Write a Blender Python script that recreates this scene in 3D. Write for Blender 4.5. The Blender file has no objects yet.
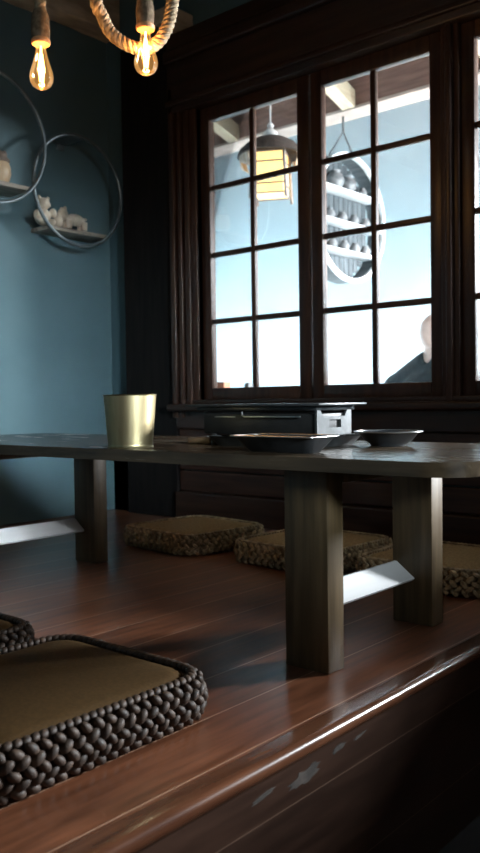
import bpy, bmesh, math, random
from math import pi, sin, cos, radians as rad
from mathutils import Vector, Matrix, Euler
random.seed(7)
S = bpy.context.scene
COL = S.collection

# ------------------------------------------------------------------ materials
def newmat(name):
    m = bpy.data.materials.new(name); m.use_nodes = True
    nt = m.node_tree
    return m, nt, nt.nodes['Principled BSDF'], nt.links

def noise_mat(name, c1, c2, rough=.5, scale=8, stretch=(1, 1, 1), bump=.1, metallic=0, detail=4, spec=.5, lo=.35, hi=.65, rvar=.0, coat=0, bdist=.004):
    m, nt, b, L = newmat(name)
    N = nt.nodes.new
    tc = N('ShaderNodeTexCoord'); mp = N('ShaderNodeMapping'); mp.inputs['Scale'].default_value = stretch
    no = N('ShaderNodeTexNoise'); no.inputs['Scale'].default_value = scale; no.inputs['Detail'].default_value = detail
    cr = N('ShaderNodeValToRGB')
    cr.color_ramp.elements[0].position = lo; cr.color_ramp.elements[1].position = hi
    cr.color_ramp.elements[0].color = (*c1, 1); cr.color_ramp.elements[1].color = (*c2, 1)
    L.new(tc.outputs['Object'], mp.inputs['Vector']); L.new(mp.outputs[0], no.inputs['Vector'])
    L.new(no.outputs['Fac'], cr.inputs['Fac']); L.new(cr.outputs['Color'], b.inputs['Base Color'])
    b.inputs['Roughness'].default_value = rough; b.inputs['Metallic'].default_value = metallic
    b.inputs['Specular IOR Level'].default_value = spec
    b.inputs['Coat Weight'].default_value = coat
    b.inputs['Coat Roughness'].default_value = .15
    if rvar:
        mr = N('ShaderNodeMapRange'); mr.inputs['To Min'].default_value = rough - rvar; mr.inputs['To Max'].default_value = rough + rvar
        L.new(no.outputs['Fac'], mr.inputs['Value']); L.new(mr.outputs[0], b.inputs['Roughness'])
    if bump:
        bp = N('ShaderNodeBump'); bp.inputs['Strength'].default_value = bump; bp.inputs['Distance'].default_value = bdist
        L.new(no.outputs['Fac'], bp.inputs['Height']); L.new(bp.outputs[0], b.inputs['Normal'])
    return m

def plank_mat(name, c1, c2, seam, axis, width, offset, grain, rough, rvar=.06, bump=.12, seamw=.012, seammix=1., coat=0.):
    """boards: grain runs along `grain` axis, seams repeat along `axis` every `width` metres"""
    m = noise_mat(name, c1, c2, rough=rough, scale=6, stretch=tuple(.9 if i == grain else 9 for i in range(3)), bump=bump, rvar=rvar, detail=6, lo=.3, hi=.72, bdist=.0015, coat=coat)
    nt = m.node_tree; L = nt.links; N = nt.nodes.new
    b = nt.nodes['Principled BSDF']
    cr = [n for n in nt.nodes if n.type == 'VALTORGB'][0]
    tc = [n for n in nt.nodes if n.type == 'TEX_COORD'][0]
    sp = N('ShaderNodeSeparateXYZ'); L.new(tc.outputs['Object'], sp.inputs[0])
    a = N('ShaderNodeMath'); a.operation = 'SUBTRACT'; L.new(sp.outputs[axis], a.inputs[0]); a.inputs[1].default_value = offset
    d = N('ShaderNodeMath'); d.operation = 'DIVIDE'; L.new(a.outputs[0], d.inputs[0]); d.inputs[1].default_value = width
    fl = N('ShaderNodeMath'); fl.operation = 'FLOOR'; L.new(d.outputs[0], fl.inputs[0])
    fr = N('ShaderNodeMath'); fr.operation = 'FRACT'; L.new(d.outputs[0], fr.inputs[0])
    wn = N('ShaderNodeTexWhiteNoise'); wn.noise_dimensions = '1D'; L.new(fl.outputs[0], wn.inputs['W'])
    mr = N('ShaderNodeMapRange'); mr.inputs['To Min'].default_value = .68; mr.inputs['To Max'].default_value = 1.15
    L.new(wn.outputs['Value'], mr.inputs['Value'])
    mul = N('ShaderNodeMix'); mul.data_type = 'RGBA'; mul.blend_type = 'MULTIPLY'; mul.inputs['Factor'].default_value = 1
    L.new(cr.outputs['Color'], mul.inputs['A']); L.new(mr.outputs[0], mul.inputs['B'])
    lt = N('ShaderNodeMath'); lt.operation = 'LESS_THAN'; L.new(fr.outputs[0], lt.inputs[0]); lt.inputs[1].default_value = seamw
    mm = N('ShaderNodeMath'); mm.operation = 'MULTIPLY'; L.new(lt.outputs[0], mm.inputs[0]); mm.inputs[1].default_value = seammix
    mx = N('ShaderNodeMix'); mx.data_type = 'RGBA'; L.new(mm.outputs[0], mx.inputs['Factor'])
    L.new(mul.outputs['Result'], mx.inputs['A']); mx.inputs['B'].default_value = (*seam, 1)
    L.new(mx.outputs['Result'], b.inputs['Base Color'])
    return m

def glass_mat(name, tint=(1, 1, 1), refl=1.0, rough=.02, dirt=None):
    m = bpy.data.materials.new(name); m.use_nodes = True
    nt = m.node_tree; nt.nodes.clear(); N = nt.nodes.new; L = nt.links
    o = N('ShaderNodeOutputMaterial'); t = N('ShaderNodeBsdfTransparent'); t.inputs[0].default_value = (*tint, 1)
    g = N('ShaderNodeBsdfGlossy'); g.inputs['Roughness'].default_value = rough
    lw = N('ShaderNodeFresnel'); lw.inputs[0].default_value = 1.45
    mu = N('ShaderNodeMath'); mu.operation = 'MULTIPLY'; mu.inputs[1].default_value = refl
    mx = N('ShaderNodeMixShader')
    L.new(lw.outputs[0], mu.inputs[0]); L.new(mu.outputs[0], mx.inputs[0]); L.new(t.outputs[0], mx.inputs[1]); L.new(g.outputs[0], mx.inputs[2])
    L.new(mx.outputs[0], o.inputs[0])
    return m

def emit_mat(name, col, strength):
    m, nt, b, L = newmat(name)
    b.inputs['Base Color'].default_value = (*col, 1)
    b.inputs['Emission Color'].default_value = (*col, 1); b.inputs['Emission Strength'].default_value = strength
    return m

M = {}
M['bluewall'] = noise_mat('blue_plaster', (.075, .135, .155), (.105, .18, .205), rough=.62, scale=2.2, bump=.25, detail=8, lo=.3, hi=.7, bdist=.002, spec=.3)
M['bluepaint'] = noise_mat('pale_blue_paint', (.45, .565, .61), (.51, .63, .675), rough=.8, scale=1.5, bump=.15, detail=6)
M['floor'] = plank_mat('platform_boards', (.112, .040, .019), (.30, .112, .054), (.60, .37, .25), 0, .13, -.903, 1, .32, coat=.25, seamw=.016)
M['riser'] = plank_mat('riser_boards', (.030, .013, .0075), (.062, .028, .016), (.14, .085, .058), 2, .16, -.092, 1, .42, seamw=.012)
M['nosing'] = noise_mat('nosing_wood', (.085, .032, .017), (.17, .07, .036), rough=.22, scale=6, stretch=(9, .9, 9), bump=.08, rvar=.05, coat=.5)
M['chip'] = noise_mat('chipped_patch', (.045, .037, .032), (.085, .07, .06), rough=.7, scale=40, bump=.3)
M['darkwood'] = noise_mat('dark_brown_wood', (.034, .0145, .008), (.072, .032, .0175), rough=.38, scale=5, stretch=(9, 9, .8), bump=.2, rvar=.08, detail=6, bdist=.002)
M['darkwood_h'] = noise_mat('dark_brown_wood_horizontal', (.024, .0105, .006), (.052, .0235, .013), rough=.38, scale=5, stretch=(.8, 9, 9), bump=.2, rvar=.08, detail=6, bdist=.002)
M['blackwood'] = noise_mat('blackened_wood', (.007, .006, .006), (.014, .011, .010), rough=.75, scale=5, stretch=(9, 9, .8), bump=.15, spec=.2)
M['redwood_h'] = noise_mat('red_brown_boards', (.030, .013, .008), (.066, .030, .018), rough=.45, scale=5, stretch=(.8, 9, 9), bump=.25, detail=6, bdist=.002)
M['tablewood'] = noise_mat('table_top_wood', (.030, .020, .0115), (.080, .055, .032), rough=.25, scale=5, stretch=(.8, 9, 9), bump=.12, rvar=.08, detail=7, bdist=.0012)
M['legwood'] = noise_mat('table_leg_wood', (.060, .039, .017), (.120, .080, .038), rough=.45, scale=6, stretch=(10, 10, .7), bump=.3, rvar=.1, detail=7, bdist=.0015)
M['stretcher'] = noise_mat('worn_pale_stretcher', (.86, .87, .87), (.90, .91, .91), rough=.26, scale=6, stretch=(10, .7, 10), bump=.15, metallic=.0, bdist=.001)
M['beam'] = noise_mat('rough_pale_timber', (.44, .34, .23), (.78, .64, .47), rough=.8, scale=5, stretch=(4, 1.2, 4), bump=.5, detail=8)
M['ceil'] = noise_mat('dark_ceiling', (.05, .09, .11), (.07, .12, .14), rough=.8, scale=3)
M['lowfloor'] = noise_mat('dark_stone_floor', (.012, .011, .011), (.022, .02, .02), rough=.7, scale=4)
M['braid'] = noise_mat('braided_fibre', (.014, .008, .005), (.095, .058, .037), rough=.62, scale=70, bump=.6, bdist=.001, lo=.3, hi=.75)
M['braidlight'] = noise_mat('sandy_braided_fibre', (.10, .065, .03), (.50, .36, .20), rough=.6, scale=45, bump=.35, bdist=.001, lo=.3, hi=.75)
M['pad'] = noise_mat('brown_cloth', (.064, .034, .009), (.090, .049, .015), rough=.75, scale=180, bump=.25, bdist=.0006, spec=.2)
M['padlight'] = noise_mat('tan_cloth', (.24, .155, .065), (.34, .225, .105), rough=.85, scale=120, bump=.2, bdist=.0006, spec=.2)
M['brass'] = noise_mat('brushed_brass', (.45, .365, .205), (.53, .435, .255), rough=.44, scale=12, stretch=(8, 8, .5), bump=.0, metallic=1, rvar=.04, bdist=.0006)
M['brassdark'] = noise_mat('worn_rim', (.20, .16, .08), (.32, .26, .13), rough=.35, scale=30, metallic=1)
M['blacksteel'] = noise_mat('black_enamel', (.007, .007, .007), (.014, .0135, .013), rough=.5, scale=30, bump=.1, spec=.3)
M['greysteel'] = noise_mat('galvanised_steel', (.045, .048, .049), (.09, .095, .096), rough=.5, scale=35, bump=.15, metallic=.6, rvar=.1, bdist=.001)
M['steel'] = noise_mat('bright_steel', (.5, .5, .5), (.62, .62, .62), rough=.3, scale=20, metallic=1)
M['plate'] = noise_mat('dull_grey_plate', (.028, .031, .034), (.055, .058, .062), rough=.33, scale=25, metallic=.5, rvar=.08)
M['board'] = noise_mat('brown_board', (.12, .075, .04), (.22, .145, .08), rough=.5, scale=6, stretch=(1, 10, 10), bump=.2)
M['mat'] = noise_mat('slatted_mat', (.05, .036, .024), (.12, .09, .06), rough=.35, scale=8, stretch=(1, 8, 8), bump=.2)
M['rope'] = noise_mat('jute_rope', (.23, .155, .085), (.52, .39, .25), rough=.9, scale=60, stretch=(1, 1, 1), bump=.6, bdist=.002)
M['collar'] = noise_mat('copper_collar', (.55, .25, .10), (.75, .38, .17), rough=.5, scale=40, bump=.3)
M['socketwrap'] = noise_mat('jute_wrap', (.14, .09, .05), (.30, .21, .13), rough=.9, scale=70, bump=.6, bdist=.002)
M['bulbglass'] = glass_mat('amber_glass', (1.0, .88, .66), .8)
_n = M['bulbglass'].node_tree; _e = _n.nodes.new('ShaderNodeEmission'); _e.inputs[0].default_value = (1, .5, .15, 1); _e.inputs[1].default_value = .16
_a = _n.nodes.new('ShaderNodeAddShader'); _o = [q for q in _n.nodes if q.type == 'OUTPUT_MATERIAL'][0]; _m = [q for q in _n.nodes if q.type == 'MIX_SHADER'][0]
_n.links.new(_m.outputs[0], _a.inputs[0]); _n.links.new(_e.outputs[0], _a.inputs[1]); _n.links.new(_a.outputs[0], _o.inputs[0])
M['filament'] = emit_mat('glowing_filament', (1.0, .55, .18), 11)
M['ring'] = noise_mat('painted_hoop', (.12, .150, .16), (.185, .22, .23), rough=.35, scale=20, metallic=.5)
M['shelfwood'] = noise_mat('grey_shelf_board', (.17, .15, .12), (.36, .32, .27), rough=.7, scale=8, stretch=(8, 1, 8), bump=.3)
M['ceramic'] = noise_mat('cream_ceramic', (.46, .40, .31), (.66, .58, .47), rough=.5, scale=14, bump=.15)
M['ceramicdark'] = noise_mat('grey_brown_ceramic', (.14, .11, .09), (.26, .21, .17), rough=.55, scale=20, bump=.2)
M['tanpot'] = noise_mat('tan_ceramic', (.40, .29, .18), (.56, .43, .28), rough=.45, scale=12, bump=.1)
M['glass'] = glass_mat('window_glass', (.97, .985, 1.0), .8)
M['outbeam'] = noise_mat('brown_outer_beam', (.16, .085, .065), (.26, .145, .115), rough=.7, scale=5, stretch=(.8, 8, 8), bump=.3)
M['lip'] = noise_mat('lit_lip', (.42, .32, .27), (.54, .42, .36), rough=.7, scale=6)  # highlight along the beam's lower edge put into the colour
M['rafter'] = noise_mat('cream_rafter', (.60, .47, .32), (.76, .62, .44), rough=.75, scale=5, stretch=(8, .8, 8), bump=.2)
M['thatch'] = noise_mat('dark_woven_shade', (.020, .012, .008), (.055, .034, .025), rough=.95, scale=50, bump=.8, bdist=.006)
M['fringe'] = noise_mat('lit_shade_skirt', (.40, .26, .18), (.72, .58, .48), rough=.8, scale=14, stretch=(4, 4, .5), bump=.4)  # lit underside of the lampshade edge painted as a pale tone
M['lanternframe'] = noise_mat('lantern_frame', (.22, .17, .15), (.36, .29, .26), rough=.6, scale=20)
M['lanternglow'] = emit_mat('lit_lantern_pane', (1.0, .70, .26), 1.6)
M['finial'] = noise_mat('grey_finial', (.45, .42, .40), (.6, .57, .55), rough=.5, scale=20)
M['whitehoop'] = noise_mat('white_hoop', (.74, .76, .77), (.86, .88, .89), rough=.6, scale=10)
M['slats'] = noise_mat('grey_blue_slats', (.040, .050, .056), (.085, .10, .108), rough=.7, scale=6, stretch=(1, 8, 1), bump=.4)
M['pot'] = noise_mat('grey_pot', (.12, .125, .13), (.26, .265, .27), rough=.5, scale=25)
M['cord'] = noise_mat('dark_cord', (.04, .045, .05), (.07, .075, .08), rough=.8, scale=60)
M['terracotta'] = noise_mat('terracotta', (.48, .19, .10), (.60, .27, .16), rough=.7, scale=30)
M['greybox'] = noise_mat('grey_tin', (.12, .13, .14), (.2, .21, .22), rough=.6, scale=30)
M['skin'] = noise_mat('skin', (.66, .46, .40), (.74, .54, .48), rough=.5, scale=25, bump=.05)
M['jacket'] = noise_mat('dark_jacket', (.010, .017, .022), (.018, .027, .034), rough=.8, scale=40, bump=.3)
M['trousers'] = noise_mat('dark_trousers', (.03, .03, .035), (.05, .05, .055), rough=.85, scale=40, bump=.2)
M['bench'] = noise_mat('plain_bench', (.15, .10, .06), (.26, .18, .11), rough=.6, scale=6, stretch=(1, 8, 8))
M['palefloor'] = noise_mat('pale_concrete', (.62, .62, .60), (.72, .72, .70), rough=.8, scale=3)

# ------------------------------------------------------------------ mesh helpers
def box(bm, x0, x1, y0, y1, z0, z1, bev=0, seg=2):
    r = bmesh.ops.create_cube(bm, size=1, matrix=Matrix.Translation(((x0+x1)/2, (y0+y1)/2, (z0+z1)/2)) @ Matrix.Diagonal((x1-x0, y1-y0, z1-z0, 1)))
    if bev:
        es = list({e for v in r['verts'] for e in v.link_edges})
        bmesh.ops.bevel(bm, geom=es, offset=bev, segments=seg, profile=.5, affect='EDGES')

def lathe(bm, prof, n=32, c=(0, 0, 0), cap=True):
    rings = []
    for r, z in prof:
        rings.append([bm.verts.new((c[0]+r*cos(2*pi*i/n), c[1]+r*sin(2*pi*i/n), c[2]+z)) for i in range(n)])
    for a, b in zip(rings, rings[1:]):
        for i in range(n):
            bm.faces.new((a[i], a[(i+1) % n], b[(i+1) % n], b[i]))
    if cap:
        if prof[0][0] > 1e-5: bm.faces.new(rings[0][::-1])
        if prof[-1][0] > 1e-5: bm.faces.new(rings[-1])

def tube(bm, pts, r, n=10, closed=False, cap=True):
    pts = [Vector(p) for p in pts]; K = len(pts); rings = []
    prev = None
    for i, p in enumerate(pts):
        if closed: t = pts[(i+1) % K] - pts[i-1]
        else: t = pts[min(i+1, K-1)] - pts[max(i-1, 0)]
        t.normalize()
        if prev is None:
            u = t.orthogonal().normalized()
        else:
            u = (prev - t*prev.dot(t)).normalized()
        prev = u; w = t.cross(u)
        rr = r[i] if isinstance(r, (list, tuple)) else r
        rings.append([bm.verts.new(p + rr*(cos(2*pi*k/n)*u + sin(2*pi*k/n)*w)) for k in range(n)])
    for i in range(K if closed else K-1):
        a, b = rings[i], rings[(i+1) % K]
        off = 0
        if closed and i == K-1:
            off = min(range(n), key=lambda o: (a[0].co-b[o].co).length)
        for k in range(n):
            bm.faces.new((a[k], a[(k+1) % n], b[(k+1+off) % n], b[(k+off) % n]))
    if cap and not closed:
        bm.faces.new(rings[0][::-1]); bm.faces.new(rings[-1])

def prism(bm, poly, axis, a, b):
    """extrude 2D polygon (other two axes in order) along axis"""
    def P(u, v, w):
        q = [0, 0, 0]; o = [i for i in range(3) if i != axis]; q[o[0]] = u; q[o[1]] = v; q[axis] = w
        return q
    A = [bm.verts.new(P(u, v, a)) for u, v in poly]; B = [bm.verts.new(P(u, v, b)) for u, v in poly]
    n = len(poly)
    for i in range(n): bm.faces.new((A[i], A[(i+1) % n], B[(i+1) % n], B[i]))
    bm.faces.new(A[::-1]); bm.faces.new(B)

def ball(bm, c, r, sub=2, rot=None):
    if not isinstance(r, (list, tuple)): r = (r, r, r)
    mt = Matrix.Translation(c) @ ((rot.to_matrix().to_4x4()) if rot else Matrix()) @ Matrix.Diagonal((*r, 1))
    bmesh.ops.create_icosphere(bm, subdivisions=sub, radius=1, matrix=mt)

def obj(name, bm, mat, parent=None, smooth=True, loc=None):
    bmesh.ops.recalc_face_normals(bm, faces=bm.faces)
    me = bpy.data.meshes.new(name); bm.to_mesh(me); bm.free()
    if smooth:
        me.polygons.foreach_set('use_smooth', [True]*len(me.polygons))
    o = bpy.data.objects.new(name, me); COL.objects.link(o)
    me.materials.append(M[mat] if isinstance(mat, str) else mat)
    if smooth:
        try:
            me.set_sharp_from_angle(angle=rad(38))
        except Exception:
            pass
    if parent: o.parent = parent
    if loc: o.location = loc
    return o

def B(): return bmesh.new()

def tag(o, label, cat, group=None, kind=None):
    o['label'] = label; o['category'] = cat
    if group: o['group'] = group
    if kind: o['kind'] = kind
    return o

def thing(name, label, cat, loc=(0, 0, 0), rz=0, group=None):
    o = bpy.data.objects.new(name, None); COL.objects.link(o)
    o.location = loc; o.rotation_euler = (0, 0, rz); o.empty_display_size = .05
    return tag(o, label, cat, group)

def struct(name, bm, mat, label, cat, parent=None, smooth=False, loc=None):
    o = obj(name, bm, mat, parent, smooth, loc)
    if parent is None:
        o['kind'] = 'structure'; o['label'] = label; o['category'] = cat
    return o

def copy_tree(o, parent=None):
    c = o.copy(); COL.objects.link(c)
    if parent: c.parent = parent
    for ch in list(o.children): copy_tree(ch, c)
    return c

# ------------------------------------------------------------------ room shell
XL, YW, XR, YB, ZC, ZF = -3.03, 2.6, 1.6, -1.7, 2.46, -.36
XE = -.735          # platform riser face
bm = B(); box(bm, XL-.15, XL, YB, YW+.2, ZF, ZC)
struct('wall_left', bm, 'bluewall', 'dark teal plastered wall behind the hoop shelves', 'wall')
bm = B(); box(bm, XL, XR+.15, YB, YW+.2, ZC, ZC+.12)
struct('ceiling', bm, 'ceil', 'dark blue ceiling above the rope lamps', 'ceiling')
bm = B(); box(bm, XL-.15, XR+.15, YB-.15, YB, ZF, ZC+.12)
struct('wall_back', bm, 'bluewall', 'dark teal wall behind the camera', 'wall')
# right wall with a wide doorway
DY0, DY1, DZ = -1.1, 1.1, 1.75
bm = B()
box(bm, XR, XR+.15, YB, DY0, ZF, ZC); box(bm, XR, XR+.15, DY1, YW+.2, ZF, ZC); box(bm, XR, XR+.15, DY0, DY1, DZ, ZC); box(bm, XR, XR+.15, DY0, DY1, ZF, .02)
struct('wall_right', bm, 'bluewall', 'dark teal wall with the daylight opening, right of the camera', 'wall')
bm = B(); box(bm, XL, XE+.0, YB, YW, -.03, 0)
struct('floor', bm, 'floor', 'glossy red-brown plank floor of the raised seating platform', 'floor')
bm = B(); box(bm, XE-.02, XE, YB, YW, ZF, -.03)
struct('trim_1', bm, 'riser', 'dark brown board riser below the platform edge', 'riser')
# rounded nosing
bm = B()
prof = [(XE-.03, .0004), (XE-.004, .0018)] + [(XE+.003+.013*cos(a), -.0112+.013*sin(a)) for a in [rad(t) for t in range(90, -91, -10)]] + [(XE-.0, -.0242), (XE-.03, -.022)]
prism(bm, prof, 1, YB, YW)
struct('trim_2', bm, 'nosing', 'rounded shiny wooden nosing along the platform edge', 'nosing', smooth=True)
# chipped patch on the riser
bm = B()
random.seed(3)
def chip(cy, cz, ry, rz, n=22, slope=.12):
    A = []
    for i in range(n):
        t = 2*pi*i/n; k = random.uniform(.55, 1.1)
        y = cy+ry*k*cos(t); A.append((y, cz+rz*k*sin(t)+slope*(y-cy)))
    prism(bm, A, 0, XE-.0005, XE+.0006)
chip(1.0, -.058, .045, .013); chip(1.09, -.046, .02, .006); chip(.90, -.052, .03, .004); chip(1.15, -.046, .02, .003)
o = struct('trim_3', bm, 'chip', 'pale chipped patch on the riser under the nosing', 'chipped paint')
bm = B(); box(bm, XE, XR, YB, YW, ZF-.1, ZF)
struct('floor.001', bm, 'lowfloor', 'dark floor of the aisle beside the platform', 'floor')
# unseen raised block added across the aisle to keep light out of it
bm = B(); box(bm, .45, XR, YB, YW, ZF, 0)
struct('floor.002', bm, 'riser', 'unseen raised block added across the aisle to darken it', 'floor')

# timber on the left wall and the stub on top of the panelling
bm = B(); box(bm, XL, XL+.105, YB, YW, 2.20, 2.40, .008)
bmesh.ops.subdivide_edges(bm, edges=[e for e in bm.edges if e.calc_length() > 1], cuts=60)
for v in bm.verts:
    v.co.x += random.uniform(0, .006); v.co.z += random.uniform(-.006, .006)
struct('trim_4', bm, 'beam', 'rough pale timber beam along the top of the left wall', 'beam', smooth=True)
bm = B(); box(bm, -2.555, -2.46, 2.46, 2.60, 2.095, 2.155, .004)
struct('trim_5', bm, 'beam', 'short pale timber end above the dark panelling', 'timber end')

# ------------------------------------------------------------------ window wall
WZ0, WZ1 = .567, 1.690
glassX = []
for k in range(2):
    glassX += [(-2.377+1.185*k, -1.917+1.185*k), (-1.803+1.185*k, -1.355+1.185*k)]
glassX.append((-.007, .25))  # unseen window, kept narrow to dim daylight on the near cushion and floor
# masonry behind the timber: above, below, blue strip left
bm = B()
box(bm, XL, XR, YW+.004, YW+.2, 1.80, ZC); box(bm, XL, -2.62, YW+.004, YW+.2, 0, 1.8); box(bm, XL, XR, YW+.004, YW+.2, 0-.36, .50)
box(bm, .33, XR, YW+.004, YW+.2, .5, 1.8)
struct('wall_front', bm, 'bluewall', 'dark teal wall around the timber windows', 'wall')
bm = B()  # black post left of the windows
box(bm, -2.89, -2.560, YW-.035, YW+.02, 0, 2.115, .006)
struct('trim_6', bm, 'blackwood', 'black timber panel between the teal corner and the window frame', 'panel')
bm = B()  # moulded post
x = -2.575
for w, d in ((.030, .050), (.016, .028), (.022, .046), (.012, .024), (.030, .040), (.035, .030)):
    box(bm, x, x+w, YW-d, YW+.03, .44, 1.86, .006, 3); x += w
box(bm, -2.577, -2.43, YW-.02, YW+.03, .44, 1.86)
struct('trim_7', bm, 'darkwood', 'moulded dark brown post at the left of the windows', 'post', smooth=True)
for i, k in enumerate((0, 1)):
    bm = B()
    x0 = -1.307+1.185*k; x1 = -1.240+1.185*k
    box(bm, x0, x1, YW-.020, YW+.03, .44, 1.86, .006, 3)
    box(bm, x0+.024, x1-.02, YW-.040, YW, .44, 1.86, .008, 3)
    struct('trim_%d' % (8+i), bm, 'darkwood', ('dark brown post between the second and third window', 'dark brown post right of the fourth window')[i], 'post', smooth=True)
bm = B()
box(bm, -2.577, .36, YW-.05, YW+.1, 1.748, 2.085, .006)
box(bm, -2.577, .36, YW-.075, YW-.04, 1.955, 2.01, .01, 3)
box(bm, -2.577, .36, YW-.065, YW-.04, 1.775, 1.80, .006, 3)
struct('trim_11', bm, 'darkwood_h', 'broad dark timber header above the windows', 'header', smooth=True)
bm = B()
box(bm, -2.577, XR, YW-.085, YW+.10, .470, .500, .008, 3)
box(bm, -2.577, XR, YW-.035, YW+.10, .500, .517, .003)
struct('trim_12', bm, 'darkwood_h', 'dark timber sill ledge under the windows', 'sill', smooth=True)
bm = B()
box(bm, -2.56, XR, YW-.04, YW+.02, .395, .470, .004)
box(bm, -2.56, XR, YW-.055, YW+.02, .0, .12, .006)
struct('trim_13', bm, 'darkwood_h', 'dark horizontal rails of the panelling below the windows', 'panelling')
bm = B()
z = .12
for h in (.092, .09, .093):
    box(bm, -2.56, XR, YW-.022, YW+.02, z+.003, z+h-.003, .004); z += h
struct('trim_14', bm, 'redwood_h', 'red-brown boards of the panelling below the windows', 'panelling')

def window(i, gx):
    x0, x1 = gx
    st = .050
    fy0, fy1 = YW-.004, YW+.030
    lx = x0-st; rx = x1+(st if i % 2 else .056)
    rx = min(rx, x1+.055)
    bm = B()
    box(bm, lx, x0, fy0, fy1, .517, 1.748, .004); box(bm, x1, rx, fy0, fy1, .517, 1.748, .004)
    box(bm, x0, x1, fy0, fy1, .517, WZ0, .004); box(bm, x0, x1, fy0, fy1, WZ1, 1.748, .004)
    o = struct('window_%d' % (i+1), bm, 'darkwood', ('leftmost dark timber casement window of eight panes, pendant lantern behind it',
        'dark timber casement window with the round shelf and a head behind it',
        'dark timber casement window cut off by the right edge of the photo', 'fourth casement window from the left', 'unseen narrow last casement at the right, sized to limit the daylight')[i], 'window', smooth=True)
    bm = B()
    xm = (x0+x1)/2 - .004
    box(bm, xm-.011, xm+.011, fy0+.006, fy1-.004, WZ0, WZ1, .005, 3)
    for k in (1, 2, 3):
        z = WZ0+(WZ1-WZ0)*k/4 + (.006, .01, .012)[k-1]*0
        box(bm, x0, x1, fy0+.008, fy1-.006, z-.011, z+.011, .005, 3)
    obj('muntin', bm, 'darkwood', o)
    bm = B(); box(bm, x0, x1, YW+.013, YW+.016, WZ0, WZ1)
    obj('glass_pane', bm, 'glass', o, smooth=False)
for i, g in enumerate(glassX): window(i, g)
# outer ledge
bm = B(); box(bm, -2.577, XR, YW+.10, YW+.26, .46, .560, .004)
struct('trim_15', bm, 'rafter', 'pale ledge outside the windows', 'ledge')

# ------------------------------------------------------------------ table
ZT = .407
TX0, TX1, TY0, TY1 = -2.44, -.575, 1.205, 1.765
T = thing('low_dining_table', 'long low dark wooden table carrying the brass cup and the grill', 'table', ((TX0+TX1)/2, (TY0+TY1)/2, 0))
tx, ty = T.location.x, T.location.y
bm = B()
R = .085; poly = []
for cx_, cy_, a0 in ((TX1-R, TY1-R, 0), (TX0+R, TY1-R, 90), (TX0+R, TY0+R, 180), (TX1-R, TY0+R, 270)):
    for t in range(0, 91, 9): poly.append((cx_+R*cos(rad(a0+t))-tx, cy_+R*sin(rad(a0+t))-ty))
prism(bm, poly, 2, .382, ZT)
es = [e for e in bm.edges if abs(e.verts[0].co.z-e.verts[1].co.z) < 1e-6]
bmesh.ops.bevel(bm, geom=es, offset=.004, segments=3, profile=.5, affect='EDGES')
obj('table_top', bm, 'tablewood', T)
legs = [(-.917, 1.281), (-.919, 1.690), (-2.101, 1.281), (-2.101, 1.705)]
for lx, ly in legs:
    bm = B(); box(bm, lx-.05-tx, lx+.05-tx, ly-.027-ty, ly+.027-ty, 0, .382, .003)
    obj('leg', bm, 'legwood', T)
for lx in (-.918, -2.101):
    bm = B(); box(bm, lx-.052-tx, lx+.052-tx, 1.31-ty, 1.66-ty, .352, .382, .003)
    obj('cleat', bm, 'legwood', T)
    bm = B()
    dx = lx-tx
    prism(bm, [(dx-.050, .100), (dx-.046, .139), (dx-.040, .139), (dx+.006, .1045), (dx+.001, .099), (dx-.035, .092)], 1, 1.30-ty, 1.672-ty)
    o = obj('stretcher', bm, 'stretcher', T, smooth=False); o['label'] = 'pale worn stretcher bar'

# ------------------------------------------------------------------ cushions
def rrect(w, l, r, n):
    """n points evenly spaced along a rounded rectangle, with outward normals"""
    segs = []
    for cx_, cy_, a0 in ((w/2-r, l/2-r, 0), (-w/2+r, l/2-r, 90), (-w/2+r, -l/2+r, 180), (w/2-r, -l/2+r, 270)):
        for t in range(0, 91, 6):
            a = rad(a0+t); segs.append((cx_+r*cos(a), cy_+r*sin(a), cos(a), sin(a)))
    P = segs+[segs[0]]; cum = [0]
    for a, b in zip(P, P[1:]): cum.append(cum[-1]+math.hypot(b[0]-a[0], b[1]-a[1]))
    out = []; j = 0
    for i in range(n):
        s = cum[-1]*i/n
        while cum[j+1] < s: j += 1
        f = (s-cum[j])/max(1e-9, cum[j+1]-cum[j])
        a, b = P[j], P[j+1]
        nx, ny = a[2]+(b[2]-a[2])*f, a[3]+(b[3]-a[3])*f; q = math.hypot(nx, ny)
        out.append((a[0]+(b[0]-a[0])*f, a[1]+(b[1]-a[1])*f, nx/q, ny/q))
    return out, cum[-1]

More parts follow.
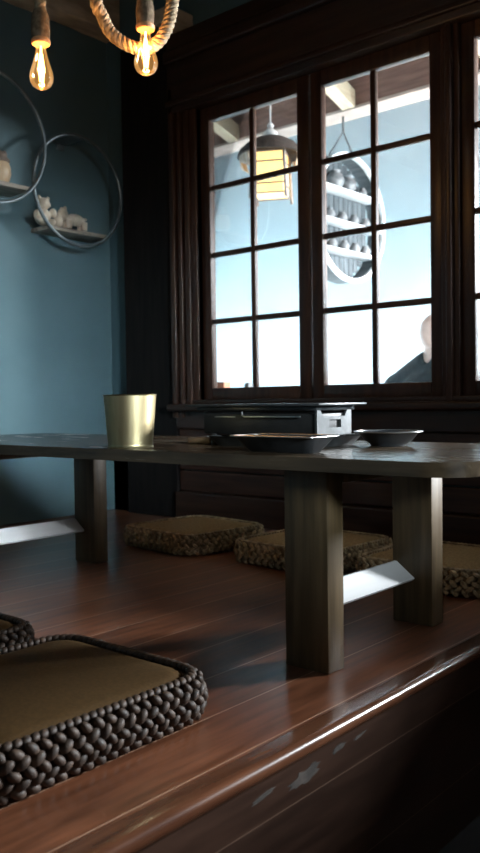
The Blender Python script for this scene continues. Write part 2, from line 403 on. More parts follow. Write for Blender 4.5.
def cushion(label, loc, rz, w, l, h=.072, braid='braid', pad='pad', sub=2, group='woven floor cushions', rows=5):
    t = thing('floor_cushion', label, 'cushion', loc, rz, group)
    R_ = .075
    # woven side: interlaced knots around a core
    bm = B()
    core, per = rrect(w-.03, l-.03, R_-.015, 64)
    prism(bm, [(p[0], p[1]) for p in core], 2, .006, h-.008)
    n = int(per/(.0215 if sub == 2 else .026))
    for r_ in range(rows):
        f = (r_+.5)/rows
        bulge = .010*math.sin(pi*f)
        pts, _ = rrect(w-.022+2*bulge, l-.022+2*bulge, R_-.011+bulge, n)
        for i in range(n):
            k = (i+.5*(r_ % 2)) % n
            p = pts[i]; q = pts[(i+1) % n]
            m_ = .5*(r_ % 2)
            x, y, nx, ny = [p[j]*(1-m_)+q[j]*m_ for j in range(4)]
            ang = math.atan2(ny, nx)
            e = Euler((0, 0, ang)).to_matrix() @ Euler((rad(38 if (r_ % 2) else -38)+random.uniform(-.2, .2), 0, 0)).to_matrix()
            s = random.uniform(.9, 1.1)
            mt = Matrix.Translation((x, y, .007+(h-.012)*f+random.uniform(-.001, .001))) @ e.to_4x4() @ Matrix.Diagonal((.0080*s, (.0122 if sub == 2 else .0140)*s, .0075*s, 1))
            bmesh.ops.create_icosphere(bm, subdivisions=sub, radius=1, matrix=mt)
    obj('woven_side', bm, braid, t)
    # braided rim cord on top edge
    bm = B()
    n2 = int(per/.014)
    pts, _ = rrect(w-.040, l-.040, R_-.020, n2)
    for i, (x, y, nx, ny) in enumerate(pts):
        ang = math.atan2(ny, nx)
        e = Euler((0, 0, ang+rad(32))).to_matrix()
        mt = Matrix.Translation((x, y, h-.003)) @ e.to_4x4() @ Matrix.Diagonal((.0075, .0115, .0065, 1))
        bmesh.ops.create_icosphere(bm, subdivisions=sub, radius=1, matrix=mt)
    obj('rim_cord', bm, braid, t)
    # flat pad
    bm = B()
    rings = []
    for ins, z in ((.030, h-.012), (.044, h-.002), (.060, h+.001), (.10, h+.002), (.16, h+.0025)):
        pts, _ = rrect(w-2*ins+.01, l-2*ins+.01, max(.01, R_-ins+.01), 64)
        rings.append([bm.verts.new((p[0], p[1], z)) for p in pts])
    for a, b in zip(rings, rings[1:]):
        for i in range(64): bm.faces.new((a[i], a[(i+1) % 64], b[(i+1) % 64], b[i]))
    bm.faces.new(rings[-1])
    o = obj('pad', bm, pad, t); o['label'] = 'flat brown cloth top'
    return t
cushion('large dark woven floor cushion in the foreground on the platform edge', (-1.092, .762, 0), 0, .405, .45, .074, sub=2)
cushion('dark woven floor cushion mostly cut off at the left edge of the photo', (-1.556, .782, 0), 0, .40, .41, .074)
cushion('leftmost woven floor cushion behind the table, nearest the teal wall', (-2.045, 2.125, 0), rad(-6), .405, .39, .072, 'braidlight', 'padlight', sub=1)
cushion('middle one of the woven floor cushions behind the table', (-1.528, 2.135, 0), rad(-3), .405, .39, .072, 'braidlight', 'padlight', sub=1)
cushion('rightmost woven floor cushion behind the table, beside the right far leg', (-1.075, 2.135, 0), 0, .405, .39, .072, 'braidlight', 'padlight', sub=1)

# ------------------------------------------------------------------ things on the table
t = thing('cup', 'gold-coloured tapered metal cup on the left of the table', 'cup', (-1.416, 1.268, ZT))
bm = B()
lathe(bm, [(.0, .001), (.050, .001), (.0515, .0), (.0525, .003), (.0505, .006), (.0508, .010), (.0595, .1195), (.0590, .1195), (.0500, .012), (.048, .008), (0, .008)], 64)
obj('body', bm, 'brass', t)
bm = B()
tube(bm, [(.0600*cos(2*pi*i/64), .0600*sin(2*pi*i/64), .1200) for i in range(64)], .0014, 8, closed=True)
obj('rim', bm, 'brassdark', t)

# slatted mat
bm = B()
for i in range(9): box(bm, -.10, .10, -.075+i*.0175, -.063+i*.0175, .0003, .004, .0012)
o = obj('slatted_mat', bm, 'mat', None, loc=(-1.52, 1.55, ZT)); tag(o, 'thin slatted mat lying between the cup and the grill', 'mat')

# tabletop grill
g = thing('tabletop_grill', 'low black tabletop grill with a flat plate on top, in the middle of the table', 'grill', (-1.18, 1.51, ZT))
gx, gy = -1.18, 1.51
def G(x): return x-gx
def GY(y): return y-gy
bm = B()
box(bm, G(-1.356), G(-1.028), GY(1.448), GY(1.575), .026, .074, .004)
obj('body', bm, 'blacksteel', g)
for fx in (-1.328, -1.045):
    for fy in (1.458, 1.565):
        bm = B(); lathe(bm, [(.010, .0), (.012, .028)], 12, (G(fx), GY(fy), 0))
        obj('foot', bm, 'blacksteel', g)
bm = B()   # end cap with a hole and a notched top, facing the right
yA = GY(1.445); xa = G(-1.028)
ys = [yA+q for q in (0, .022, .046, .092, .107, .133)]; zs = [.025, .042, .060, .067, .0805]
full = {(i, 0) for i in range(5)} | {(0, 1), (1, 1), (3, 1), (4, 1)} | {(i, 2) for i in range(5)} | {(0, 3), (4, 3)}
V = {(i, k): bm.verts.new((xa, y, z)) for i, y in enumerate(ys) for k, z in enumerate(zs)}
V[(1, 4)].co.y -= .009; V[(4, 4)].co.y += .009
fs = [bm.faces.new((V[(i, k)], V[(i+1, k)], V[(i+1, k+1)], V[(i, k+1)])) for i, k in full]
for v in [v for v in bm.verts if not v.link_faces]: bm.verts.remove(v)
r = bmesh.ops.extrude_face_region(bm, geom=fs)
for v in [e for e in r['geom'] if isinstance(e, bmesh.types.BMVert)]: v.co.x += .006
o = obj('end_plate', bm, 'greysteel', g, smooth=False); o['label'] = 'pale grey steel end plate with a rectangular hole'
bm = B(); box(bm, G(-1.405), G(-1.010), GY(1.435), GY(1.625), .0905, .0960, .002)
box(bm, G(-1.385), G(-1.030), GY(1.455), GY(1.605), .0800, .0905, .002)
obj('top_plate', bm, 'plate', g)
bm = B(); box(bm, G(-1.318), G(-1.255), GY(1.4455), GY(1.449), .0655, .0672, .0004)
obj('slot_trim', bm, 'steel', g)
bm = B(); tube(bm, [(G(-1.232), GY(1.444), .078), (G(-1.230), GY(1.443), .0705), (G(-1.222), GY(1.442), .0672), (G(-1.065), GY(1.443), .0672)], .0022, 8)
obj('handle', bm, 'steel', g)
# drip tray below
bm = B()
def tray(bm, x0, x1, y0, y1, h, flare, th=.0025):
    o_ = [(x0+flare, y0+flare, .0), (x1-flare, y0+flare, .0), (x1-flare, y1-flare, .0), (x0+flare, y1-flare, .0)]
    t_ = [(x0, y0, h), (x1, y0, h), (x1, y1, h), (x0, y1, h)]
    l_ = [(x0-.006, y0-.006, h+.001), (x1+.006, y0-.006, h+.001), (x1+.006, y1+.006, h+.001), (x0-.006, y1+.006, h+.001)]
    ti = [(x0+th, y0+th, h-.0005), (x1-th, y0+th, h-.0005), (x1-th, y1-th, h-.0005), (x0+th, y1-th, h-.0005)]
    oi = [(x+(th if x < (x0+x1)/2 else -th), y+(th if y < (y0+y1)/2 else -th), th) for x, y, _ in o_]
    V = [[bm.verts.new(p) for p in q] for q in (o_, t_, l_, ti, oi)]
    for a, b in zip(V, V[1:]):
        for i in range(4): bm.faces.new((a[i], a[(i+1) % 4], b[(i+1) % 4], b[i]))
    bm.faces.new(V[0][::-1]); bm.faces.new(V[-1])
    es = [e for e in bm.edges if abs(e.verts[0].co.z-e.verts[1].co.z) > h*.5]
    bmesh.ops.bevel(bm, geom=es, offset=min(.014, flare*.9+.004), segments=3, profile=.5, affect='EDGES')
tray(bm, G(-1.31), G(-1.017), GY(1.405), GY(1.625), .0225, .016)
obj('drip_tray', bm, 'greysteel', g)

# wooden board beneath the left of the grill
bm = B(); box(bm, -.037, .037, -.075, .075, .0005, .0155, .003)
o = obj('wooden_board', bm, 'board', None, loc=(-1.384, 1.533, ZT)); tag(o, 'brown wooden board with its left edge sticking out under the black grill', 'board')
# shallow tray in front
t = thing('serving_tray', 'shallow dark rectangular metal tray with sloped sides in front of the grill', 'tray', (-1.010, 1.312, ZT))
bm = B(); tray(bm, -.100, .100, -.046, .046, .031, .022); obj('body', bm, 'plate', t)
bm = B()
R2 = rrect(.208, .100, .012, 72)[0]
tube(bm, [(p[0], p[1], .0325) for p in R2], .0018, 8, closed=True); obj('rim', bm, 'steel', t)
# round dish
t = thing('dish', 'small round shallow dark dish at the right of the grill', 'dish', (-.934, 1.590, ZT))
bm = B()
lathe(bm, [(0, .004), (.030, .004), (.034, .0005), (.038, .0005), (.040, .005), (.050, .011), (.066, .029), (.0725, .0305), (.0725, .0325), (.066, .0325), (.048, .014), (.03, .008), (0, .0075)], 48)
obj('body', bm, 'plate', t)
bm = B(); tube(bm, [(.0735*cos(2*pi*i/64), .0735*sin(2*pi*i/64), .0318) for i in range(64)], .0017, 8, closed=True); obj('rim', bm, 'steel', t)

# ------------------------------------------------------------------ rope lamps
def strand(bm, path, r, turns_per_m, n_str=3):
    # path: dense list of Vectors
    K = len(path); L_ = [0]
    for a, b in zip(path, path[1:]): L_.append(L_[-1]+(b-a).length)
    prev = None; fr = []
    for i in range(K):
        t_ = (path[min(i+1, K-1)]-path[max(i-1, 0)]).normalized()
        u = t_.orthogonal().normalized() if prev is None else (prev-t_*prev.dot(t_)).normalized()
        prev = u; fr.append((u, t_.cross(u)))
    for s in range(n_str):
        pts = []
        for i in range(K):
            a = 2*pi*(L_[i]*turns_per_m+s/n_str)
            pts.append(path[i]+r*.52*(cos(a)*fr[i][0]+sin(a)*fr[i][1]))
        tube(bm, pts, r*.56, 8)
def dense(pts, n=14):
    P = [Vector(p) for p in pts]; P = [P[0]*2-P[1]]+P+[P[-1]*2-P[-2]]; out = []
    for i in range(1, len(P)-2):
        for k in range(n):
            t_ = k/n; a, b, c, d = P[i-1], P[i], P[i+1], P[i+2]
            out.append(.5*((2*b)+(c-a)*t_+(2*a-5*b+4*c-d)*t_*t_+(3*b-a-3*c+d)*t_**3))
    out.append(P[-2]); return out

def rope_lamp(label, loc, top):
    """loc = tip height of the bulb's neck collar; local z up"""
    t = thing('rope_pendant_lamp', label, 'lamp', loc, 0, 'rope pendant lamps')
    bm = B()
    strand(bm, dense([(0, 0, .075), (.003, 0, .16), (-.002, .002, .3), (.002, 0, .5), (0, 0, top)], 22), .0145, 26)
    obj('cord', bm, 'rope', t)
    bm = B()
    lathe(bm, [(.012, -.001), (.019, .002), (.0235, .012), (.0250, .030), (.0240, .052), (.021, .070), (.017, .082), (.0, .085)], 24)
    bmesh.ops.subdivide_edges(bm, edges=bm.edges[:], cuts=1)
    for v in bm.verts: v.co += Vector((random.uniform(-1, 1), random.uniform(-1, 1), 0))*.0008
    obj('socket_wrap', bm, 'socketwrap', t)
    bm = B()
    lathe(bm, [(.012, -.009), (.023, -.0085), (.0255, -.004), (.0255, .002), (.022, .006), (.012, .006)], 28)
    obj('collar', bm, 'collar', t)
    bm = B()
    lathe(bm, [(.0125, -.008), (.0130, -.020), (.0165, -.038), (.0235, -.062), (.0300, -.082), (.0318, -.094), (.0300, -.106), (.0240, -.117), (.014, -.124), (.005, -.127), (0, -.1275)], 32)
    bu = obj('bulb', bm, 'bulbglass', t)
    bm = B()
    tube(bm, [(0, 0, -.012), (0, 0, -.034)], .003, 8)
    for k in range(6):
        a = k*pi/3
        tube(bm, [(.0035*cos(a), .0035*sin(a), -.032), (.0085*cos(a+.25), .0085*sin(a+.25), -.070), (.005*cos(a), .005*sin(a), -.106)], .0011, 6)
    f = obj('filament', bm, 'filament', bu)
    li = bpy.data.lights.new('bulb_light', 'POINT'); li.energy = BULB; li.color = (1, .55, .22); li.shadow_soft_size = .012
    lo = bpy.data.objects.new('bulb_light', li); COL.objects.link(lo); lo.location = (0, 0, -.07); lo.parent = t
    return t
BULB = 2.4
rope_lamp('rope pendant lamp with a lit teardrop bulb, nearer the left edge', (-1.846, 1.360, 1.475), ZC-1.475)
rope_lamp('rope pendant lamp with a lit teardrop bulb, in front of the rope loop', (-1.632, 1.540, 1.508), ZC-1.508)
bm = B()
strand(bm, dense([(-1.80, 1.50, ZC), (-1.765, 1.475, 1.80), (-1.741, 1.462, 1.596), (-1.737, 1.482, 1.549), (-1.722, 1.497, 1.506), (-1.690, 1.522, 1.474), (-1.658, 1.556, 1.463), (-1.625, 1.580, 1.480), (-1.603, 1.594, 1.519), (-1.592, 1.602, 1.574), (-1.590, 1.606, 1.64), (-1.592, 1.61, 1.9), (-1.592, 1.61, ZC)], 16), .0165, 24)
o = obj('hanging_rope', bm, 'rope'); tag(o, 'thick jute rope hanging in a loop from the ceiling behind the right bulb', 'rope')

# ------------------------------------------------------------------ hoop shelves on the left wall
def hoop_shelf(label, cx_, cy_, cz_, R_, shelf_z):
    t = thing('hoop_shelf', label, 'shelf', (XL+.002, cy_, cz_), 0, 'round wall shelves')
    d = cx_-XL-.002
    for name, dd, r in (('hoop', d, .0078),):
        bm = B(); tube(bm, [(dd, R_*cos(2*pi*i/72), R_*sin(2*pi*i/72)) for i in range(72)], r, 10, closed=True)
        obj(name, bm, 'ring', t)
    dz = shelf_z-cz_; hw = math.sqrt(R_*R_-dz*dz)-.006
    bm = B(); box(bm, .002, d-.004, -hw, hw, dz-.017, dz, .002)
    obj('shelf_board', bm, 'shelfwood', t)
    bm = B()
    box(bm, .002, d, -.035, .035, R_-.010, R_+.002, .002); box(bm, .0, .01, -.02, .02, R_-.035, R_, .002)
    obj('bracket', bm, 'ring', t)
    return t
hoop_shelf('dark hoop shelf holding two pale animal figurines, nearer the window', -2.893, 2.318, 1.437, .238, 1.268)
hoop_shelf('dark hoop shelf holding the tan pot, cut off by the left edge', -2.872, 1.862, 1.572, .262, 1.402)

def skin_mesh(name, verts, edges, radii, mat, parent, sub=2, root=0):
    me = bpy.data.meshes.new(name); me.from_pydata([Vector(v) for v in verts], edges, [])
    o = bpy.data.objects.new(name, me); COL.objects.link(o)
    o.modifiers.new('skin', 'SKIN'); sv = me.skin_vertices[0].data
    for i, r in enumerate(radii):
        sv[i].radius = r if isinstance(r, tuple) else (r, r); sv[i].use_root = (i == root)
    s = o.modifiers.new('sub', 'SUBSURF'); s.levels = sub; s.render_levels = sub
    dg = bpy.context.evaluated_depsgraph_get(); dg.update()
    nm = bpy.data.meshes.new_from_object(o.evaluated_get(dg))
    o.modifiers.clear(); o.data = nm
    bpy.data.meshes.remove(me)
    nm.polygons.foreach_set('use_smooth', [True]*len(nm.polygons)); nm.materials.clear(); nm.materials.append(M[mat])
    o.name = name
    if parent: o.parent = parent
    return o
def remesh(name, bm, mat, voxel, smooth_it=6, loc=None, parent=None):
    me = bpy.data.meshes.new(name); bm.to_mesh(me); bm.free()
    o = bpy.data.objects.new(name, me); COL.objects.link(o)
    r = o.modifiers.new('r', 'REMESH'); r.mode = 'VOXEL'; r.voxel_size = voxel
    s = o.modifiers.new('s', 'SMOOTH'); s.iterations = smooth_it; s.factor = .5
    dg = bpy.context.evaluated_depsgraph_get(); dg.update()
    nm = bpy.data.meshes.new_from_object(o.evaluated_get(dg)); o.modifiers.clear(); o.data = nm; bpy.data.meshes.remove(me)
    nm.polygons.foreach_set('use_smooth', [True]*len(nm.polygons)); nm.materials.clear(); nm.materials.append(M[mat])
    if loc: o.location = loc
    if parent: o.parent = parent
    return o
# seated figurine
bm = B()
ball(bm, (0, 0, .030), (.026, .028, .030)); ball(bm, (.004, .004, .072), (.020, .021, .021)); ball(bm, (.012, .012, .068), (.012, .012, .010))
ball(bm, (.012, .034, .045), (.013, .013, .016)); ball(bm, (.012, -.03, .03), (.012, .012, .018)); ball(bm, (.004, -.014, .090), (.007, .007, .008)); ball(bm, (.004, .02, .090), (.007, .007, .008))
ball(bm, (.022, .022, .012), (.014, .012, .012)); ball(bm, (.022, -.018, .012), (.014, .012, .012))
bmesh.ops.scale(bm, vec=(1.3, 1.3, 1.3), verts=bm.verts)
o = remesh('seated_figurine', bm, 'ceramic', .003, 4, (-2.94, 2.155, 1.268)); tag(o, 'small cream seated animal figurine on the hoop shelf, left of the lying one', 'figurine', 'figurines on the round shelf')
# standing four-legged figurine
bm = B()
ball(bm, (0, .010, .040), (.020, .042, .022)); ball(bm, (.002, -.045, .050), (.020, .020, .022)); ball(bm, (.004, -.064, .040), (.012, .013, .012))
for ax, ay in ((-.012, -.025), (.012, -.025), (-.012, .042), (.012, .042)): tube(bm, [(ax, ay, .035), (ax, ay, .004)], [.012, .010], 10)
ball(bm, (.010, -.040, .070), (.006, .008, .010)); ball(bm, (-.010, -.040, .070), (.006, .008, .010)); ball(bm, (0, .054, .048), (.006, .010, .006)); ball(bm, (.010, -.07, .022), (.014, .018, .022))
bmesh.ops.scale(bm, vec=(1.25, 1.25, 1.25), verts=bm.verts)
o = remesh('standing_figurine', bm, 'ceramic', .003, 4, (-2.935, 2.312, 1.268)); tag(o, 'small cream four-legged animal figurine on the hoop shelf, facing left', 'figurine', 'figurines on the round shelf')
# pot with a cat-like lid on ring 1
t = thing('lidded_pot', 'tan round pot with a dark eared lid at the left edge', 'pot', (-2.93, 1.940, 1.402))
bm = B(); lathe(bm, [(0, 0), (.030, 0), (.040, .012), (.048, .040), (.046, .070), (.038, .088), (0, .09)], 32)
obj('body', bm, 'tanpot', t)
bm = B(); lathe(bm, [(.040, .086), (.044, .090), (.043, .098), (.030, .112), (.024, .125), (.012, .135), (0, .137)], 28)
ball(bm, (0, .028, .122), (.008, .012, .020)); ball(bm, (0, -.026, .122), (.008, .012, .020))
obj('lid', bm, 'ceramicdark', t)

# ------------------------------------------------------------------ outer room behind the windows
OY, OXL, OXR, OZ, OF = 5.6, -5.6, 2.6, 2.75, -.36
bm = B(); box(bm, OXL-.1, 1.12, OY, OY+.12, OF, OZ); box(bm, 2.08, OXR, OY, OY+.12, OF, OZ); box(bm, 1.12, 2.08, OY, OY+.12, OF, 1.38); box(bm, 1.12, 2.08, OY, OY+.12, 2.18, OZ)
struct('wall_outer_far', bm, 'bluepaint', 'pale blue wall of the bright room behind the windows', 'wall')
bm = B(); box(bm, OXL-.12, OXL, YW+.2, OY, OF, OZ)
struct('wall_outer_left', bm, 'bluepaint', 'pale blue left wall of the bright room behind the windows', 'wall')
bm = B(); box(bm, OXL-.1, XL-.15, YW+.05, YW+.2, OF, OZ)
struct('wall_outer_near', bm, 'bluepaint', 'pale blue wall beside the dining room', 'wall')
bm = B(); box(bm, OXL, OXR+1.2, YW+.2, OY, OF-.1, OF)
struct('floor.003', bm, 'palefloor', 'pale floor of the bright room behind the windows', 'floor')
bm = B(); box(bm, OXL-.1, OXR, YW+.2, OY+.1, OZ, OZ+.1)
struct('ceiling.001', bm, 'outbeam', 'brown board ceiling of the bright room behind the windows', 'ceiling')
BY = 4.2
bm = B(); box(bm, OXL, OXR, BY, BY+.14, 2.235, 2.75, .006)
struct('trim_16', bm, 'outbeam', 'broad brown beam across the bright room', 'beam')
bm = B(); box(bm, OXL, OXR, BY-.02, BY+.14, 2.215, 2.235, .004)
struct('trim_17', bm, 'lip', 'lip along the bottom of the brown beam, coloured pale as if lit', 'beam edge')
for i, rx in enumerate((-4.51, -3.607, -2.705, -1.80, -.90)):
    bm = B(); prism(bm, [(BY-.01, 2.222), (BY-.01, 2.325), (YW+.2, 2.735), (YW+.2, 2.632)], 0, rx-.042, rx+.042)
    struct('trim_%d' % (18+i), bm, 'rafter', 'cream sloping rafter, number %s from the left above the bright room' % ('one', 'two', 'three', 'four', 'five')[i], 'rafter')
bm = B(); box(bm, OXR, OXR+.12, YW+.2, OY+.12, 1.72, OZ); box(bm, OXR, OXR+.12, YW+.05, YW+.35, OF, OZ)  # unseen wall and low lintel, added to trim incoming daylight
struct('wall_outer_right', bm, 'bluepaint', 'unseen pale blue wall with a lintel added to trim the daylight, right end of the bright room', 'wall')
# pendant lantern
def AT(u, v, d):
    return Vector((0, 0, CAMH)) + RAY(u, v)*d
CAMH = .51
F_, YAW, PIT, ROL = 826.86, .70864, .03078, .01393
_w = Vector((-sin(YAW)*cos(PIT), cos(YAW)*cos(PIT), -sin(PIT)))
_r = _w.cross(Vector((0, 0, 1))).normalized(); _d = _w.cross(_r)
_r, _d = cos(ROL)*_r+sin(ROL)*_d, -sin(ROL)*_r+cos(ROL)*_d

Lx, Ly, Lz = -2.655, 3.37, 0
t = thing('pendant_lantern', 'lit pendant lantern with a dark woven dome, seen through the leftmost window', 'lantern', (Lx, Ly, 1.565))
bm = B()
prof = [(.020, .300), (.040, .298), (.080, .284), (.125, .260), (.162, .226), (.174, .196), (.164, .194), (.10, .225), (.02, .275)]
lathe(bm, prof, 40, cap=False)
for v in bm.verts:
    a = math.atan2(v.co.y, v.co.x); v.co *= 1+.012*sin(a*20)
obj('woven_shade', bm, 'thatch', t)
n = 72
for a0 in (31, 67):
    bm = B(); rr = []
    for z, r0, am in ((.205, .158, .0), (.180, .163, .006), (.158, .158, .012), (.142, .150, .014)):
        rr.append([bm.verts.new(((r0+am*sin(i*2*pi/n*9))*cos(2*pi*i/n), (r0+am*sin(i*2*pi/n*9))*sin(2*pi*i/n), z+.010*(am > .01)*sin(i*2*pi/n*9))) for i in range(a0, a0+17)])
    for a, b in zip(rr, rr[1:]):
        for i in range(16): bm.faces.new((a[i], a[i+1], b[i+1], b[i]))
    o = obj('skirt', bm, 'fringe', t)
    sm = o.modifiers.new('s', 'SOLIDIFY'); sm.thickness = .004
bm = B(); lathe(bm, [(.036, .292), (.040, .300), (.034, .322), (.020, .332), (.014, .345), (.018, .355), (.010, .366), (.004, .372), (.0, .373)], 24)
obj('finial', bm, 'finial', t)
bm = B(); tube(bm, [(0, 0, .37), (0, 0, 2.75-1.565)], .004, 8)
obj('chain', bm, 'finial', t)
hw = .078
bm = B(); box(bm, -hw, hw, -hw, hw, -.0, .205)
bmesh.ops.bevel(bm, geom=[e for e in bm.edges if abs(e.verts[0].co.z-e.verts[1].co.z) > .1], offset=.004, segments=1, affect='EDGES')
ob = obj('glowing_pane', bm, 'lanternglow', t, smooth=False); ob['label'] = 'lit yellow lantern panes'
bm = B()
for sx in (-1, 1):
    for sy in (-1, 1): tube(bm, [(sx*(hw+.004), sy*(hw+.004), .21), (sx*(hw+.014), sy*(hw+.014), -.03)], .009, 6)
for z in (.205, .155, .045, -.004):
    for s_ in (-1, 1):
        box(bm, -hw-.004, hw+.004, s_*(hw+.004)-.0025, s_*(hw+.004)+.0025, z-.003, z+.003); box(bm, s_*(hw+.004)-.0025, s_*(hw+.004)+.0025, -hw-.004, hw+.004, z-.003, z+.003)
obj('frame', bm, 'lanternframe', t)
t.rotation_euler.z = rad(28)

# hanging round shelf with pots
HX, HY, HZ, HR = -2.79, 4.25, 1.60, .385
t = thing('round_hanging_shelf', 'round white shelf of small pots hanging on cords behind the window', 'shelf', (HX, HY, HZ))
W_ = .12
bm = B()
n = 72
def hoop_band(bm, r0, r1, xa_, xb_):
    rg = []
    for (r, x) in ((r1, xa_), (r1, xb_), (r0, xb_), (r0, xa_)):
        rg.append([bm.verts.new((x, r*cos(2*pi*i/n), r*sin(2*pi*i/n))) for i in range(n)])
    for k in range(4):
        a, b = rg[k], rg[(k+1) % 4]
        for i in range(n): bm.faces.new((a[i], a[(i+1) % n], b[(i+1) % n], b[i]))
hoop_band(bm, HR-.024, HR, W_/2-.022, W_/2)
obj('front_hoop', bm, 'whitehoop', t)
bm = B(); hoop_band(bm, HR-.016, HR-.002, -W_/2, W_/2-.022)
obj('grey_band', bm, 'slats', t)
bm = B()
yy = -HR+.03
while yy < HR-.03:
    h_ = math.sqrt(max(0, (HR-.02)**2-max(abs(yy), abs(yy+.05))**2))
    if h_ > .02: box(bm, -W_/2+.004, -W_/2+.016, yy+.002, yy+.05, -h_, h_, .003)
    yy += .052
obj('slat_back', bm, 'slats', t)
shelves = (.155, -.035, -.205)
for z in shelves:
    h_ = math.sqrt((HR-.026)**2-z*z)
    bm = B(); box(bm, -W_/2+.016, W_/2, -h_, h_, z-.008, z+.008, .002)
    obj('board', bm, 'whitehoop', t)
bm = B()
ht = 2.215-HZ
for s_ in (-1, 1):
    tube(bm, [(0, s_*.15, HR*.93), (0, 0, ht-.09)], .005, 6)
tube(bm, [(0, 0, ht-.09), (0, 0, ht)], .007, 8)
obj('hanging_cord', bm, 'cord', t)
def pot(y, z, s, label, round_=False):
    bm = B()
    lathe(bm, [(0, 0), (.020*s, 0), (.033*s, .018*s), (.036*s, .036*s), (.027*s, .054*s), (.018*s, .062*s), (.021*s, .070*s), (.017*s, .070*s), (.0, .052*s)], 20)
    o = obj('small_pot', bm, 'pot', None, loc=(HX+.005, HY+y, HZ+z+.0082)); tag(o, label, 'pot', 'small pots on the round hanging shelf')
pot(-.10, shelves[0], 1.55, 'largest grey pot on the top board of the round hanging shelf, left of its neighbour'); pot(.04, shelves[0], 1.45, 'second large grey pot on the top board of the round hanging shelf'); pot(.20, shelves[0], .85, 'small grey pot at the right end of the top board of the round hanging shelf')
for ri, nm in ((1, 'middle'), (2, 'bottom')):
    ys = (-.16, -.03, .10, .23) if ri == 1 else (-.14, -.01, .11, .23)
    for k, y in enumerate(ys):
        pot(y, shelves[ri], .95, '%s small grey pot on the %s board of the round hanging shelf' % (('leftmost', 'second', 'third', 'rightmost')[k], nm))

# little things on the outer ledge
bm = B(); box(bm, -.024, .024, -.022, .022, 0, .038, .002); box(bm, -.026, .026, -.024, .024, .030, .038, .002)
o = obj('terracotta_box', bm, 'terracotta', None, loc=(-2.497, 2.80, .560)); tag(o, 'small terracotta box on the ledge behind the bottom left pane', 'box')
bm = B(); box(bm, -.013, .013, -.016, .016, 0, .026, .002); box(bm, -.010, .010, -.012, .012, .026, .031, .001)
o = obj('grey_tin', bm, 'greybox', None, loc=(-2.347, 2.80, .560)); tag(o, 'tiny dark grey tin on the ledge, right of the terracotta box', 'tin')

# person on a bench
PX, PY = -1.955, 3.80
p = thing('person', 'bald person in a dark jacket seated on a bench behind the window', 'person', (PX, PY, OF))
SZ = .44
verts = [(0, 0, SZ+.10), (0, -.01, SZ+.28), (0, -.02, SZ+.49), (0, .0, SZ+.57), (0, .015, SZ+.64),
         (-.205, -.01, SZ+.505), (-.29, .06, SZ+.28), (-.16, .27, SZ+.24), (-.12, .34, SZ+.24),
         (.205, -.01, SZ+.505), (.29, .06, SZ+.28), (.16, .27, SZ+.24), (.12, .34, SZ+.24),
         (-.09, .05, SZ+.08), (-.12, .42, SZ+.075), (-.12, .45, .08), (-.12, .57, .035),
         (.09, .05, SZ+.08), (.12, .42, SZ+.075), (.12, .45, .08), (.12, .57, .035)]
edges = [(0, 1), (1, 2), (2, 3), (3, 4), (2, 5), (5, 6), (6, 7), (7, 8), (2, 9), (9, 10), (10, 11), (11, 12), (0, 13), (13, 14), (14, 15), (15, 16), (0, 17), (17, 18), (18, 19), (19, 20)]
radii = [(.13, .10), (.13, .10), (.13, .085), .066, .064, .054, .047, .034, .028, .058, .047, .034, .028, .085, .062, .042, .036, .085, .062, .042, .036]
sk = skin_mesh('body', verts, edges, radii, 'skin', None, 2)
bm = B(); bm.from_mesh(sk.data); bpy.data.objects.remove(sk)
hz = SZ+.745
tube(bm, [(0, .0, SZ+.55), (0, .012, SZ+.70)], [.072, .066], 16)
ball(bm, (0, .012, hz+.015), (.077, .104, .10), 3); ball(bm, (0, .045, hz-.055), (.058, .068, .065), 3); ball(bm, (0, .118, hz-.02), (.011, .017, .02)); ball(bm, (0, .107, hz-.065), (.024, .010, .008))
for s_ in (-1, 1):
    ball(bm, (s_*.082, .005, hz-.018), (.014, .024, .036), 2); ball(bm, (s_*.03, .107, hz+.012), (.013, .008, .009))
    for k in range(4): tube(bm, [(s_*(.12-.0), .34, SZ+.235), (s_*(.10-.018*k+.02), .40, SZ+.235-.004*k), (s_*(.098-.018*k+.02), .43+.01*(k in (1, 2)), SZ+.215)], [.012, .0105, .0085], 8)
    tube(bm, [(s_*.13, .33, SZ+.24), (s_*.085, .355, SZ+.25), (s_*.07, .385, SZ+.245)], [.013, .012, .009], 8)
body = remesh('body', bm, 'skin', .009, 5, parent=p)
jv = verts[:13]; je = [e for e in edges if max(e) < 13]
jr = [(.165, .14), (.165, .14), (.165, .13), .105, .074, .088, .074, .054, .046, .088, .074, .054, .046]
jv = list(jv); jv[4] = (0, .008, SZ+.605); jv[8] = (-.125, .325, SZ+.24); jv[12] = (.125, .325, SZ+.24)
sk = skin_mesh('jacket', jv, je, jr, 'jacket', None, 2)
bm = B(); bm.from_mesh(sk.data); bpy.data.objects.remove(sk)
for s_ in (-1, 1):
    ball(bm, (s_*.235, -.005, SZ+.475), (.098, .10, .095), 3)
    tube(bm, [(s_*.02, -.005, SZ+.600), (s_*.10, -.01, SZ+.555), (s_*.22, -.01, SZ+.490)], [.085, .085, .085], 16)
    tube(bm, [(s_*.245, 0, SZ+.46), (s_*.30, .06, SZ+.28), (s_*.17, .27, SZ+.24)], [.09, .075, .058], 14)
ball(bm, (0, -.02, SZ+.40), (.21, .15, .20), 3); ball(bm, (0, -.005, SZ+.20), (.200, .158, .15), 3)
remesh('jacket', bm, 'jacket', .012, 6, parent=p)
bm = B()
ball(bm, (0, .0, SZ+.10), (.185, .145, .125), 3)
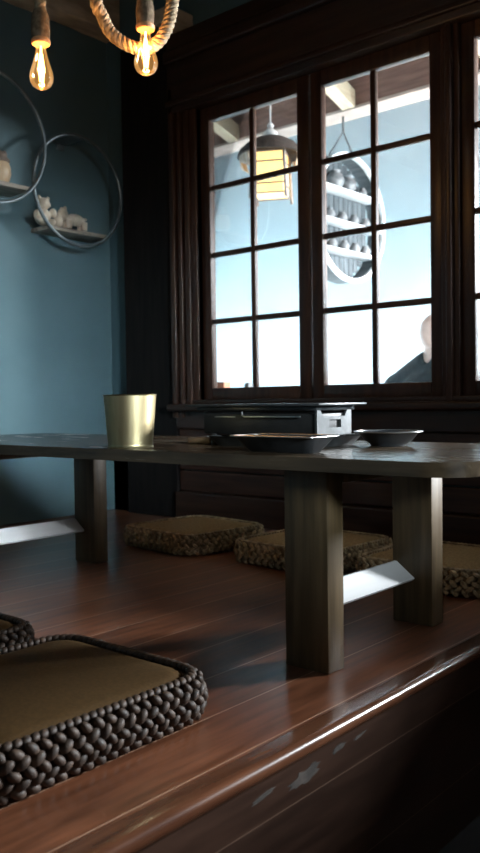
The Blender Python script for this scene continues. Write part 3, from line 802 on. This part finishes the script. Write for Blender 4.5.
for s_ in (-1, 1):
    tube(bm, [(s_*.08, .02, SZ+.075), (s_*.105, .22, SZ+.075), (s_*.12, .43, SZ+.072)], [.105, .092, .074], 16)
    ball(bm, (s_*.12, .43, SZ+.070), .074, 3)
    tube(bm, [(s_*.12, .435, SZ+.07), (s_*.12, .45, .27), (s_*.12, .455, .085)], [.074, .066, .056], 16)
remesh('trousers', bm, 'trousers', .012, 4, parent=p)
bm = B()
for s_ in (-1, 1):
    ball(bm, (s_*.12, .52, .040), (.044, .115, .038), 3); ball(bm, (s_*.12, .455, .065), (.046, .052, .055), 3); box(bm, s_*.12-.04, s_*.12+.04, .42, .62, .002, .022, .008)
    o = remesh('shoe', bm, 'blacksteel', .009, 3, parent=p); bm = B()
bm.free()
p.rotation_euler.z = rad(-14)
b_ = thing('bench', 'plain wooden bench under the seated person behind the window', 'bench', (PX, PY, OF))
bm = B(); box(bm, -.6, .6, -.16, .16, SZ-.075, SZ-.035, .005); obj('seat', bm, 'bench', b_)
for sx in (-.5, .5):
    for sy in (-.11, .11):
        bm = B(); box(bm, sx-.025, sx+.025, sy-.025, sy+.025, 0, SZ-.075, .003); obj('leg', bm, 'bench', b_)

# ------------------------------------------------------------------ light
def area(name, loc, rot, sx, sy, energy, col, spread=180):
    li = bpy.data.lights.new(name, 'AREA'); li.shape = 'RECTANGLE'; li.size = sx; li.size_y = sy; li.energy = energy; li.color = col; li.spread = rad(spread)
    o = bpy.data.objects.new(name, li); COL.objects.link(o); o.location = loc; o.rotation_euler = rot
    return o
def aim(loc, to): return (Vector(to)-Vector(loc)).to_track_quat('-Z', 'Y').to_euler()
# daylight entering the bright room through its open right side (soft sky light)
area('outer_daylight', (2.45, 5.25, 1.1), aim((2.45, 5.25, 1.1), (-2.3, 5.45, -.30)), .5, 1.0, 900, (.96, .98, 1.0), 46)
# daylight from the window at the right end of the far pale wall, slanting through the timber windows into the dining room
area('slanting_daylight', (1.6, OY-.005, 1.78), aim((1.6, OY, 1.78), (-.7, 1.6, .2)), .9, .75, 740, (.95, .98, 1.0), 125)
# daylight through the doorway right of the camera, reaching the left wall
area('doorway_daylight', (XR+.12, .55, 1.2), aim((XR+.12, .55, 1.2), (-3.0, 2.0, .50)), .7, .4, 6.0, (.78, .92, 1.0), 27)
# weak warm fill added at the right doorway, standing for ambient light
area('warm_fill', (XR+.10, 0, .88), aim((XR+.10, 0, .88), (-3.0, .9, .62)), 2.1, 1.6, 1.6, (1.0, .86, .68), 110)
w = bpy.data.worlds.new('World'); S.world = w; w.use_nodes = True
bg = w.node_tree.nodes['Background']; bg.inputs[0].default_value = (.62, .78, 1.0, 1); bg.inputs[1].default_value = .15

# ------------------------------------------------------------------ camera
cd = bpy.data.cameras.new('Camera'); cam = bpy.data.objects.new('Camera', cd); COL.objects.link(cam); S.camera = cam
cd.sensor_fit = 'VERTICAL'; cd.sensor_height = 36; cd.lens = F_/853*36; cd.clip_start = .02
cam.location = (0, 0, CAMH)
rot = Matrix((_r, -_d, -_w)).transposed()
cam.rotation_euler = rot.to_euler()
cd.dof.use_dof = True; cd.dof.focus_distance = 1.7; cd.dof.aperture_fstop = 5.6

S.view_settings.view_transform = 'Standard'; S.view_settings.look = 'None'; S.view_settings.gamma = 1; S.view_settings.exposure = 0
S.view_settings.use_curve_mapping = False
S.cycles.max_bounces = 8; S.cycles.use_denoising = True
try: S.cycles.denoiser = 'OPENIMAGEDENOISE'
except Exception: pass
